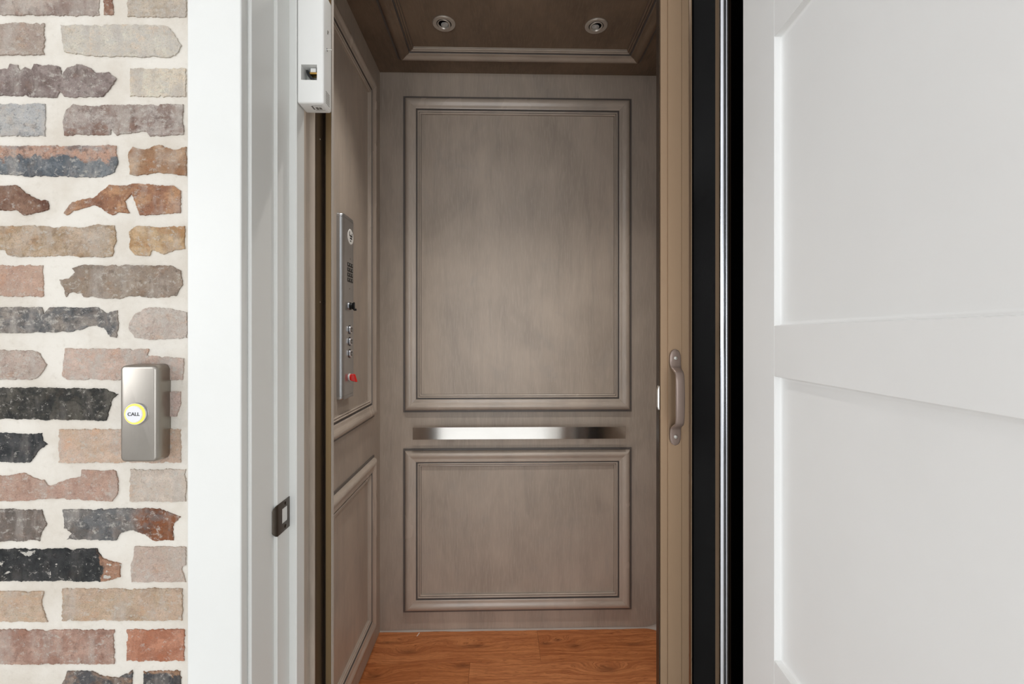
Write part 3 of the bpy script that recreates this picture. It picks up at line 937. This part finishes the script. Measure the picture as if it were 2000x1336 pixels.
def downlight(px, py, tilt, lab, at=None):
    c = at or on_z(px, py, CAB_H - .002)
    e = empty('recessed_light', (c[0], c[1], CAB_H))
    tag(e, lab, 'ceiling light', 'recessed lights in the cab ceiling')
    lathe('trim_ring', [(.0415, 0), (.0415, -.0025), (.039, -.0048), (.036, -.0052), (.0275, -.0040), (.0262, -.0025), (.0262, 0)], (0, 0, 0), (0, 0, 1), 'ring', e, 48)
    lathe('gap', [(.0268, -.0030), (.0230, -.0030)], (0, 0, 0), (0, 0, 1), 'dark', e, 40)
    ax = Vector((tilt[0], tilt[1], 1)).normalized()
    gm = lathe('gimbal', [(.0242, 0), (.0242, -.0056), (.0225, -.0070), (.0195, -.0066), (.0180, -.0040), (.0170, -.0015)], (0, 0, 0), ax, 'ring', e, 40)
    lathe('lamp', [(.0170, -.0018), (.0140, -.0030), (.0095, -.0040), (.0090, -.0058), (.0060, -.0075), (.0020, -.0080)], (0, 0, 0), ax, 'bulb', gm, 24)
    for q in range(8):
        t = q * math.pi / 4 + .3
        lathe('facet', [(.0026, -.003), (.0020, -.0066), (.0004, -.0072)], (math.cos(t) * .0078, math.sin(t) * .0078, 0), ax, 'bulb', gm, 6)
    if not at:
        return e        # the rear pair is switched off
    d = bpy.data.lights.new('added_fill', 'SPOT')
    d.energy, d.spot_size, d.spot_blend, d.shadow_soft_size, d.color = CAB_FILL, math.radians(102), 1.0, .016, (1.0, .965, .92)
    lo = bpy.data.objects.new('added_fill', d)
    COL.objects.link(lo)
    lo.parent = e
    lo.location = (0, 0, -.030)
    return e


downlight(867, 46.5, (.10, .12), 'left of the two round nickel recessed lights in the cab ceiling')
downlight(1164.5, 51, (-.06, .10), 'right of the two round nickel recessed lights in the cab ceiling')

downlight(0, 0, (0, .1), 'added unseen left front recessed light in the cab ceiling above the gate', (on_z(867, 46.5, CAB_H)[0], 1.30))  # front pair is unseen, added to brighten the cab
downlight(0, 0, (0, .1), 'added unseen right front recessed light in the cab ceiling above the gate', (on_z(1164.5, 51, CAB_H)[0], 1.30))

# ------------------------------------------------------------------ car operating panel on the left wall
PX = CAB_XL + .021
cy0, cy1 = uy(661, CAB_XL + .006), uy(691, PX)
ctop = on_x(672, 416, PX)[2]
cbot = on_x(672, 781, PX)[2]
cop = empty('control_panel', (CAB_XL, (cy0 + cy1) / 2, cbot))
tag(cop, 'tall satin aluminium elevator control panel with buttons on the left cab wall', 'control panel')
cm = (cy0 + cy1) / 2
hwid = (cy1 - cy0) / 2
D = PX - CAB_XL
rr = .016
secs = [(0, -hwid)]
for j in range(9):
    a = math.pi / 2 * j / 8
    secs.append((D - rr + rr * math.sin(a), -hwid + rr - rr * math.cos(a)))
for j in range(9):
    a = math.pi / 2 * j / 8
    secs.append((D - .004 + .004 * math.cos(a), hwid - .004 + .004 * math.sin(a)))
secs.append((0, hwid))
HC = ctop - cbot
prism_z('body', secs, .012, HC - .012, 'alu', cop, smooth=True)
def capsec(f):
    return [(x * f + .0004, y * f) for x, y in secs]
for z0, z1 in ((0, .0115), (HC - .0115, HC)):
    n = len(secs)
    lo = z0 == 0
    V = []
    for zz_, f in ((.0115, 1.0), (.004, .985), (.001, .95), (0, .90)):
        V += [(x * (f if x > .001 else 1), y * f, (zz_ if lo else HC - zz_)) for x, y in secs]
    Fc = [tuple(range(n)), tuple(range(3 * n, 4 * n))]
    for r in range(3):
        Fc += [(r * n + i, r * n + (i + 1) % n, (r + 1) * n + (i + 1) % n, (r + 1) * n + i) for i in range(n)]
    mesh_obj('end_cap', V, Fc, 'alu', cop, smooth=True)


def onp(px, py):
    p = on_x(px, py, PX)
    return (p[1] - cm, p[2] - cbot)


def disc(name, px, py, ry, rz, d, mat, parent=cop, n=28, off=0.0):
    y, z = onp(px, py)
    V = [(D + off, y + ry * math.cos(t), z + rz * math.sin(t)) for t in [2 * math.pi * i / n for i in range(n)]]
    V += [(D + off + d, y + ry * .93 * math.cos(t), z + rz * .93 * math.sin(t)) for t in [2 * math.pi * i / n for i in range(n)]]
    Fc = [tuple(range(n)), tuple(range(n, 2 * n))] + [(i, (i + 1) % n, n + (i + 1) % n, n + i) for i in range(n)]
    return mesh_obj(name, V, Fc, mat, parent)


def tile(name, y, z, wy, hz, x0, x1, mat, parent=cop):
    return box(name, x0, x1, y - wy / 2, y + wy / 2, z - hz / 2, z + hz / 2, mat, parent)


lg = disc('maker_badge', 684.5, 463, .028, .026, .0012, 'plastic')
ly, lz = onp(684.5, 463)
for (dy, dz, wy, hz) in ((-.013, .009, .004, .014), (-.004, .003, .010, .006), (.009, .003, .011, .006), (.002, -.005, .022, .005), (.012, .010, .005, .005), (-.002, -.014, .010, .004)):
    tile('badge_print', ly + dy, lz + dz, wy, hz, D + .0011, D + .0016, 'ink', lg)
gy, gz = onp(684, 506)
tile('pilot_mark', gy, gz, .004, .006, D - .001, D + .0004, 'greyink')
gy, gz = onp(684, 533)
for r in range(4):
    for c in range(3):
        y, z = gy + (c - 1) * .0185, gz + (1.5 - r) * .0168
        t = tile('speaker_slot', y, z, .0165, .0135, D - .001, D + .0006, 'blackpl')
        tile('slot_rib', y + .001, z + .001, .004, .005, D + .0006, D + .0009, 'greypl', t)
gy, gz = onp(683, 564)
tile('pilot_mark', gy, gz, .004, .004, D - .001, D + .0004, 'greyink')
ky, kz = onp(683, 598)
ks = lathe('key_switch', [(.0125, 0), (.0125, .004), (.0105, .006), (.0105, .011)], (D, ky, kz), (1, 0, 0), 'blackpl', cop, 24)
kk = box('key', D + .011, D + .017, ky - .002, ky + .003, kz - .013, kz + .013, 'blackpl', ks, bevel=.0015)
box('key_tab', D + .012, D + .021, ky + .002, ky + .008, kz - .015, kz - .008, 'blackpl', ks, bevel=.001)
lathe('collar', [(.0135, 0), (.0135, .002)], (D, ky - .002, kz), (1, 0, 0), 'chrome', ks, 24)
for by in (644, 667, 690.5):
    y, z = onp(683, by)
    b_ = lathe('floor_button', [(.0150, 0), (.0150, .0012), (.0136, .0014), (.0132, .0058), (.0115, .0064)], (D, y, z), (1, 0, 0), None, cop, 28, mats=['chrome', 'blackpl', 'alu'], segmat=[1, 1, 0, 0, 2])
    lathe('numeral_plate', [(.0080, .0064), (.0076, .0070)], (D, y, z), (1, 0, 0), 'blackpl', b_, 20)
    lathe('numeral_centre', [(.0045, .0070), (.0042, .0073)], (D, y, z - .001), (1, 0, 0), 'alu', b_, 14)
y, z = onp(682.5, 737)
rs = lathe('stop_switch', [(.0125, 0), (.0125, .003), (.0100, .0035), (.0100, .007)], (D, y, z), (1, 0, 0), None, cop, 24, mats=['plastic', 'red'], segmat=[0, 0, 1])
V = [(D + .006, y - .006, z - .011), (D + .006, y + .008, z - .011), (D + .006, y + .008, z + .012), (D + .006, y - .006, z + .012),
     (D + .022, y - .002, z - .016), (D + .026, y + .006, z - .016), (D + .018, y + .006, z + .010), (D + .016, y - .002, z + .010)]
mesh_obj('toggle', V, boxv(0, 1, 0, 1, 0, 1)[1], 'red', rs, bevel=.0018)

# ------------------------------------------------------------------ hall call station
YS = .747
sx0, sx1 = ux(232.5, YS), ux(305.5, YS) + .0015
sz1, sz0 = on_y(268, 712.5, YS)[2], on_y(268, 904, YS)[2]
st = empty('call_station', ((sx0 + sx1) / 2, Y_BRICK, sz0))
tag(st, 'brushed nickel elevator call box with a glowing button on the brick wall', 'call button')
wS, hS, dS = sx1 - sx0, sz1 - sz0, YS - Y_BRICK
V = []
def rrect(w_, h_, r, n=7):
    out = []
    for cx_, cz_, a0 in ((w_ / 2 - r, h_ / 2 - r, 0), (-w_ / 2 + r, h_ / 2 - r, 90), (-w_ / 2 + r, -h_ / 2 + r, 180), (w_ / 2 - r, -h_ / 2 + r, 270)):
        for j in range(n):
            a = math.radians(a0 + 90 * j / (n - 1))
            out.append((cx_ + r * math.cos(a), cz_ + r * math.sin(a)))
    return out
levels = [(0, 0, .010), (.003, 0, .010), (-dS * .62, .0004, .0095), (-dS - .0035, .0012, .0085), (-dS - .0016, .0020, .0078), (-dS - .0004, .0034, .0068), (-dS, .0054, .0055)]
for (d, ins, r) in levels:
    V += [(x, -d, z + hS / 2) for x, z in rrect(wS - 2 * ins, hS - 2 * ins, max(r - ins * .3, .003))]
n = 28
Fc = [tuple(range(n)), tuple(range((len(levels) - 1) * n, len(levels) * n))]
for r in range(len(levels) - 1):
    Fc += [(r * n + i, r * n + (i + 1) % n, (r + 1) * n + (i + 1) % n, (r + 1) * n + i) for i in range(n)]
mesh_obj('housing', V, Fc, 'nickel', st, smooth=True, autosmooth=30)
bc = on_y(267, 808, YS)
bl = (bc[0] - st.location.x, dS, bc[2] - sz0)
bt = lathe('bezel', [(.0180, 0), (.0180, .0024), (.0172, .0036), (.0160, .0036)], bl, (0, -1, 0), 'chrome', st, 40)
gl = lathe('glow_ring', [(.0166, .001), (.0166, .0040), (.0158, .0048), (.0128, .0048)], bl, (0, -1, 0), 'amber', st, 40)
bn = lathe('button', [(.0136, .001), (.0136, .0056), (.0128, .0062)], bl, (0, -1, 0), 'cap', st, 40)
text_mesh('button_lettering', 'CALL', .0078, 'ink', bn, Matrix.Translation((bl[0], bl[1] - .00635, bl[2])) @ Matrix.Rotation(math.pi / 2, 4, 'X') @ Matrix.Diagonal((1.05, 1.0, 1, 1)), .0002)

# ------------------------------------------------------------------ interlock box on the jamb
YI0 = Y_J2 + .0005
xi0 = X_J3 + .0006
xi1 = ux(632, YI0)
YI1 = uy(648, xi1)
zi0 = on_y(600, 201, YI0)[2]
zi1 = on_y(648, 10, YI1)[2]
il = empty('interlock_box', (xi0, YI1, zi0))
tag(il, 'white box with a square window fixed high on the door jamb', 'interlock')
def I(x, y, z):
    return (x - xi0, y - YI1, z - zi0)
wx0, wx1 = ux(588, YI0), ux(619, YI0)
wz1, wz0 = on_y(600, 126, YI0)[2], on_y(600, 156, YI0)[2]
Wd, Dp, Hh = xi1 - xi0, YI0 - YI1, zi1 - zi0
# housing: front plate with a window, sides, bottom, back
V, Fc = [], []
def quad(a, b, c, d):
    n_ = len(V)
    V.extend([a, b, c, d])
    Fc.append((n_, n_ + 1, n_ + 2, n_ + 3))
a0, a1, b0, b1 = wx0 - xi0, wx1 - xi0, wz0 - zi0, wz1 - zi0
bm = bmesh.new()
v, f = boxv(0, Wd, Dp, 0, 0, Hh)
vs = [bm.verts.new(p) for p in v]
for q in f:
    bm.faces.new([vs[i] for i in q])
bmesh.ops.recalc_face_normals(bm, faces=bm.faces)
bmesh.ops.bevel(bm, geom=list(bm.edges), offset=.0045, segments=4, profile=.5, affect='EDGES')
front = max(bm.faces, key=lambda q: (q.normal.y < -.99) * q.calc_area())
# cut the window: replace the front face with a ring of four quads and walls going in
outer = list(front.verts)
bm.faces.remove(front)
inner = [bm.verts.new((x, Dp, z)) for x, z in ((a0, b0), (a1, b0), (a1, b1), (a0, b1))]
deep = [bm.verts.new((x, Dp + .030, z)) for x, z in ((a0, b0), (a1, b0), (a1, b1), (a0, b1))]
def corner(x, z):
    return min(outer, key=lambda q: (q.co.x - x) ** 2 + (q.co.z - z) ** 2)
oc = [corner(0, 0), corner(Wd, 0), corner(Wd, Hh), corner(0, Hh)]
for i in range(4):
    q = (i + 1) % 4
    bm.faces.new([oc[i], oc[q], inner[q], inner[i]])
    bm.faces.new([inner[i], inner[q], deep[q], deep[i]])
bm.faces.new(deep)
bmesh.ops.recalc_face_normals(bm, faces=bm.faces)
me = bpy.data.meshes.new('housing')
for q in bm.faces:
    q.smooth = True
for e in bm.edges:
    if len(e.link_faces) == 2 and e.calc_face_angle(0) > .5:
        e.smooth = False
bm.to_mesh(me); bm.free()
me.materials.append(M['plastic'])
hs = bpy.data.objects.new('housing', me)
COL.objects.link(hs); hs.parent = il
# mechanism seen in the window
wcx, wcz = (a0 + a1) / 2, (b0 + b1) / 2
hwz = (b1 - b0) / 2
mech = box('mechanism_plate', a0 + .0005, a1 - .0005, Dp + .024, Dp + .0295, b0 + .0005, b1 - .0005, 'greypl', il)
V = []
pl = []
for j in range(9):
    a = math.radians(180 + 80 * j / 8)
    pl.append((a1 - .002 + (wx1 - wx0) * .80 * math.cos(a), b1 - .004 + hwz * 1.45 * math.sin(a)))
for j in range(9):
    a = math.radians(260 - 80 * j / 8)
    pl.append((a1 - .002 + (wx1 - wx0) * .66 * math.cos(a), b1 - .004 + hwz * 1.25 * math.sin(a)))
n = len(pl)
V = [(x, Dp + .012, z) for x, z in pl] + [(x, Dp + .024, z) for x, z in pl]
Fc = [tuple(range(n)), tuple(range(n, 2 * n))] + [(i, (i + 1) % n, n + (i + 1) % n, n + i) for i in range(n)]
mesh_obj('cam_rim', V, Fc, 'blackpl', il)
box('contact_arm', wcx - .002, a1 - .003, Dp + .008, Dp + .022, wcz + .001, wcz + .005, 'brass', il, bevel=.0006)
box('contact_block', wcx - .001, a1 - .006, Dp + .010, Dp + .024, wcz + .0055, b1 - .0015, 'plastic', il)
box('contact_spring', a1 - .0055, a1 - .001, Dp + .010, Dp + .022, wcz, wcz + .008, 'darkbronze', il)
# right side: screw, pin, vent slots; underside: printed label
p = on_x(640, 62, xi1)
lathe('screw', [(.0028, 0), (.0028, .0006), (.0018, .0012)], I(*p), (1, 0, 0), 'screw', il, 14)
box('keyhole', Wd - .001, Wd + .0003, p[1] - YI1 - .001, p[1] - YI1 + .001, p[2] - zi0 - .0055, p[2] - zi0 - .002, 'blackpl', il)
p = on_x(638.5, 97.5, xi1)
lathe('latch_pin', [(.0012, -.002), (.0012, .010), (.0008, .0105)], I(*p), (1, 0, 0), 'screw', il, 12)
lathe('pin_washer', [(.0030, 0), (.0030, .0005), (.0012, .0007)], I(*p), (1, 0, 0), 'chrome', il, 16)
for j in range(7):
    za = on_x(640, 183 + j * 3.6, xi1)[2] - zi0
    ya, yb = uy(636.5, xi1) - YI1, uy(643.5, xi1) - YI1
    box('vent_slot', Wd - .002, Wd + .00025, ya, yb, za - .0006, za + .0006, 'greyink', il)
lab = box('label', Wd * .40, Wd * .88, Dp * .80, Dp * .30, -.0003, .001, 'plastic', il)
for (u0, u1, v0, v1) in ((.56, .66, .62, .40), (.68, .78, .60, .42), (.44, .50, .74, .40), (.50, .86, .36, .34), (.50, .86, .77, .75)):
    box('label_print', Wd * u0, Wd * u1, Dp * v0, Dp * v1, -.0005, -.0001, 'greyink', lab)

# ------------------------------------------------------------------ strike plate on the jamb rebate
pz1, pz0 = on_x(565, 969, X_J2)[2], on_x(565, 1027, X_J2)[2]
pyb = Y_J2 - .0008
pya = Y_J1 - .006
sp = empty('strike_plate', (X_J2, Y_J2, pz0))
tag(sp, 'dark bronze strike plate with curved lip on the white jamb', 'strike plate')
Lp, Hp = pyb - pya, pz1 - pz0
oy = pyb - Y_J2
hy0, hy1 = uy(549.5, X_J2) - Y_J2 + .001, uy(561, X_J2) - Y_J2
hz_0, hz_1 = Hp * .27, Hp * .76
# plate outline with rounded lip end (towards the hall) and rectangular latch hole, built as strips
th = .0012
def pl_strip(name, y0, y1, z0, z1):
    return (.0001, th, y0, y1, z0, z1)
ybend = Y_J1 - Y_J2 + .003
boxes('plate', [(.0001, th, hy1, oy, 0, Hp), (.0001, th, hy0, hy1, 0, hz_0), (.0001, th, hy0, hy1, hz_1, Hp), (.0001, th, ybend, hy0, 0, Hp)], 'oilbronze', sp)
V, Fc = [], []
nz, ny = 16, 8
for side in (0, 1):
    for i in range(ny + 1):
        t = i / ny
        y = ybend - t * .011
        curl = -.0055 * t * t
        hgt = Hp / 2 * (1 - .30 * t ** 3)
        for j in range(nz + 1):
            s_ = -1 + 2 * j / nz
            V.append((.0001 + curl + (th if side else 0), y, Hp / 2 + hgt * s_))
N1 = (ny + 1) * (nz + 1)
for i in range(ny):
    for j in range(nz):
        a = i * (nz + 1) + j
        Fc.append((a, a + 1, a + nz + 2, a + nz + 1))
        Fc.append((N1 + a, N1 + a + nz + 1, N1 + a + nz + 2, N1 + a + 1))
for j in range(nz):
    a = ny * (nz + 1) + j
    Fc.append((a, a + 1, N1 + a + 1, N1 + a))
for i in range(ny):
    for jj in (0, nz):
        a = i * (nz + 1) + jj
        Fc.append((a, a + nz + 1, N1 + a + nz + 1, N1 + a))
mesh_obj('lip', V, Fc, 'oilbronze', sp, smooth=True)
for zf in (.12, .88):
    lathe('screw', [(.0032, 0), (.0032, .0007), (.0022, .0011)], (th, (hy0 + hy1) / 2 + .002, Hp * zf), (1, 0, 0), 'darkbronze', sp, 14)

# ------------------------------------------------------------------ gate: fixed receiving channel at the left
gx1 = ux(647, YB)
gx0 = ux(637, YB)
gc = empty('gate_channel', (XB, YB, 0))
tag(gc, 'slim bronze gate channel standing at the left edge of the cab opening', 'gate channel')
def G(x, y):
    return (x - XB, y - YB)
prism_z('channel', [G(XB, YA + .0045), G(XB - .0005, YA + .0045), G(XB - .004, YA + .006), G(XB - .004, YB + .012), G(ux(637, YB) - .001, YB + .012), G(ux(637, YB) - .001, YB), G(ux(634, YB), YB), G(ux(634, YB), YB + .006), G(ux(633, YB), YB + .006), G(ux(632.5, YB), YB - .001), G(XB, YB - .001)],
        0.002, 2.35, 'darkbronze', gc)
prism_z('edge_strip', [G(gx0, YB - .002), G(gx1, YB - .002), G(gx1, YB + .014), G(gx0, YB + .014)], 0.002, 2.35, 'gold', gc)
prism_z('gasket', [G(gx1 + .0002, YB), G(gx1 + .0012, YB), G(gx1 + .0012, YB + .012), G(gx1 + .0002, YB + .012)], 0.002, 2.35, 'caulk', gc)
for zpy in (272, 590):
    p = on_x(625, zpy, XB)
    lathe('screw', [(.0016, 0), (.0016, .0006), (.0010, .0009)], (0.0, p[1] - YB, p[2]), (1, 0, 0), 'screw', gc, 10)

# ------------------------------------------------------------------ gate: folded at the right
YP = 1.030
q0, qa, qb, q1 = ux(1290, YP), ux(1303.5, YP), ux(1331, YP), ux(1346, YP)
gate = empty('folding_gate', ((q0 + q1) / 2, YP, 0))
tag(gate, 'bronze and black folding cab gate drawn open at the right of the cab', 'gate')
ox = (q0 + q1) / 2
def T(px, dy):
    return (ux(px, YP + dy) - ox, dy)
GH0, GH1 = .004, 2.352
e = .0007
xx0, xxa, xxb, xx1 = q0 - ox, qa - ox, qb - ox, q1 - ox
post = prism_z('lead_post', [(xx0, 0), (xxa - e, 0), (xxa - e, .0014), (xxa + e, .0014), (xxa + e, -.0012), (xxb - e, -.0012), (xxb - e, .0014), (xxb + e, .0014), (xxb + e, 0), (xx1 - .001, 0), (xx1, .001), (xx1, .024), (xx0, .024)], GH0, GH1, 'bronze', gate)
box('seal_strip', xx0 - .0022, xx0 - .0002, .004, .022, GH0, GH1, 'darkbronze', gate)
# latch tongue on the leading edge
la, lb = on_y(1288, 753, YP + .01)[2], on_y(1288, 800, YP + .01)[2]
V = [(xx0 - .0022, .002, lb), (xx0 - .0022, .014, lb), (xx0 - .0022, .014, la), (xx0 - .0022, .002, la),
     (xx0 - .0052, .003, lb + .008), (xx0 - .0052, .012, lb + .008), (xx0 - .0052, .012, la - .010), (xx0 - .0052, .003, la - .010)]
mesh_obj('latch', V, [(0, 1, 2, 3), (4, 5, 6, 7), (0, 1, 5, 4), (1, 2, 6, 5), (2, 3, 7, 6), (3, 0, 4, 7)], 'screw', gate)

# folded leaves (plan view zigzag)
def slab(name, p0, p1, th_, mat, z0=GH0, z1=GH1):
    a, b = Vector(p0), Vector(p1)
    t = (b - a).normalized()
    nn = Vector((-t.y, t.x)) * th_
    return prism_z(name, [tuple(a), tuple(b), tuple(b + nn), tuple(a + nn)], z0, z1, mat, gate)


slab('post_bead', T(1349.5, .010), T(1351.2, .010), .010, 'bronze')
A0, A1 = T(1351.4, .030), T(1397, .006)
slab('fold_panel', A0, A1, .006, 'black')
B0, B1 = T(1397.2, .006), T(1404.5, .006)
slab('hinge_stile', B0, B1, .012, 'bronze')
C0, C1 = T(1405, .012), T(1419.5, .012)
wst = C1[0] - C0[0]
prof_ = [(0, .004), (.03, .0012), (.08, .0003), (.18, -.0004), (.35, -.0008), (.52, -.0006), (.66, 0), (.70, .0006), (.715, .003), (.75, .003), (.765, .0006),
         (.85, .0006), (.865, .003), (.90, .003), (.915, .0006), (.99, .0008), (1, .002)]
pts = [(C0[0], .020)] + [(C0[0] + wst * u_, .0125 - .0075 * u_ + d_) for u_, d_ in prof_] + [(C1[0], .020)]
prism_z('hinge_tube', pts, GH0, GH1, 'chrome', gate, smooth=True)
D0, D1 = T(1420.2, .009), T(1427.5, .009)
slab('hinge_stile', D0, D1, .012, 'darkbronze')
E0, E1 = T(1427.8, .010), T(1475, .050)
slab('fold_panel', E0, E1, .006, 'black')
slab('fold_panel', (E1[0] + .004, E1[1] + .006), T(1500, -.004), .006, 'black')

# pull handle on the lead post
hm = (qa + qb) / 2 - ox
hcz = (on_y(1322, 683, YP)[2] + on_y(1322, 868, YP)[2]) / 2
hl = (on_y(1322, 683, YP)[2] - on_y(1322, 868, YP)[2]) / 2
handle = []
K = [(1.0, .0012, .0020), (.985, .0020, .0070), (.95, .0024, .0102), (.88, .0027, .0124), (.78, .0030, .0130), (.68, .0040, .0128), (.62, .0085, .0118), (.575, .0170, .0106),
     (.535, .0250, .0100), (.48, .0295, .0098), (.38, .0310, .0100), (.20, .0318, .0104), (0, .0320, .0106)]
path = [(hl * a, h, w_) for a, h, w_ in K] + [(-hl * a, h, w_) for a, h, w_ in reversed(K[:-1])]
V, Fc = [], []
nn = 16
for i, (z, h, w_) in enumerate(path):
    p_ = path[max(0, i - 1)]; q_ = path[min(len(path) - 1, i + 1)]
    t = Vector((q_[0] - p_[0], q_[1] - p_[1])).normalized()     # (z, h)
    up = Vector((-t.y, t.x))
    if up.y < 0:
        up = -up
    tk = .0034 if h > .01 else .0026
    for j in range(nn):
        a = 2 * math.pi * j / nn
        ca, sa = math.cos(a), math.sin(a)
        cx_ = math.copysign(abs(ca) ** .6, ca) * w_
        ch = math.copysign(abs(sa) ** .8, sa) * tk
        V.append((hm + cx_, -.0012 - (h + .0008 + up.y * ch), hcz + z + up.x * ch))
for i in range(len(path) - 1):
    Fc += [(i * nn + j, i * nn + (j + 1) % nn, (i + 1) * nn + (j + 1) % nn, (i + 1) * nn + j) for j in range(nn)]
Fc += [tuple(range(nn)), tuple(range((len(path) - 1) * nn, len(path) * nn))]
hd = mesh_obj('handle', V, Fc, 'handle', gate, smooth=True, autosmooth=70)
for s_ in (1, -1):
    lathe('screw', [(.0046, .004), (.0046, .0068), (.0036, .0080), (.0012, .0082), (.0008, .0070)], (hm, -.0012, hcz + s_ * hl * .825), (0, -1, 0), 'screw', hd, 18)

# ------------------------------------------------------------------ a splinter left on the floor
c = on_z(815, 1237, 0)
sl = tag(mesh_obj('wood_splinter', [(0, 0, 0), (.004, .001, 0), (.010, .022, 0), (.006, .023, 0), (.003, .002, .0025), (.008, .021, .0025)],
                  [(0, 1, 2, 3), (0, 1, 4), (3, 2, 5), (0, 4, 5, 3), (1, 2, 5, 4)], 'plastic'), 'tiny white sliver lying on the cab floor by the back wall', 'splinter')
sl.location = (c[0], c[1] - .02, .0003)
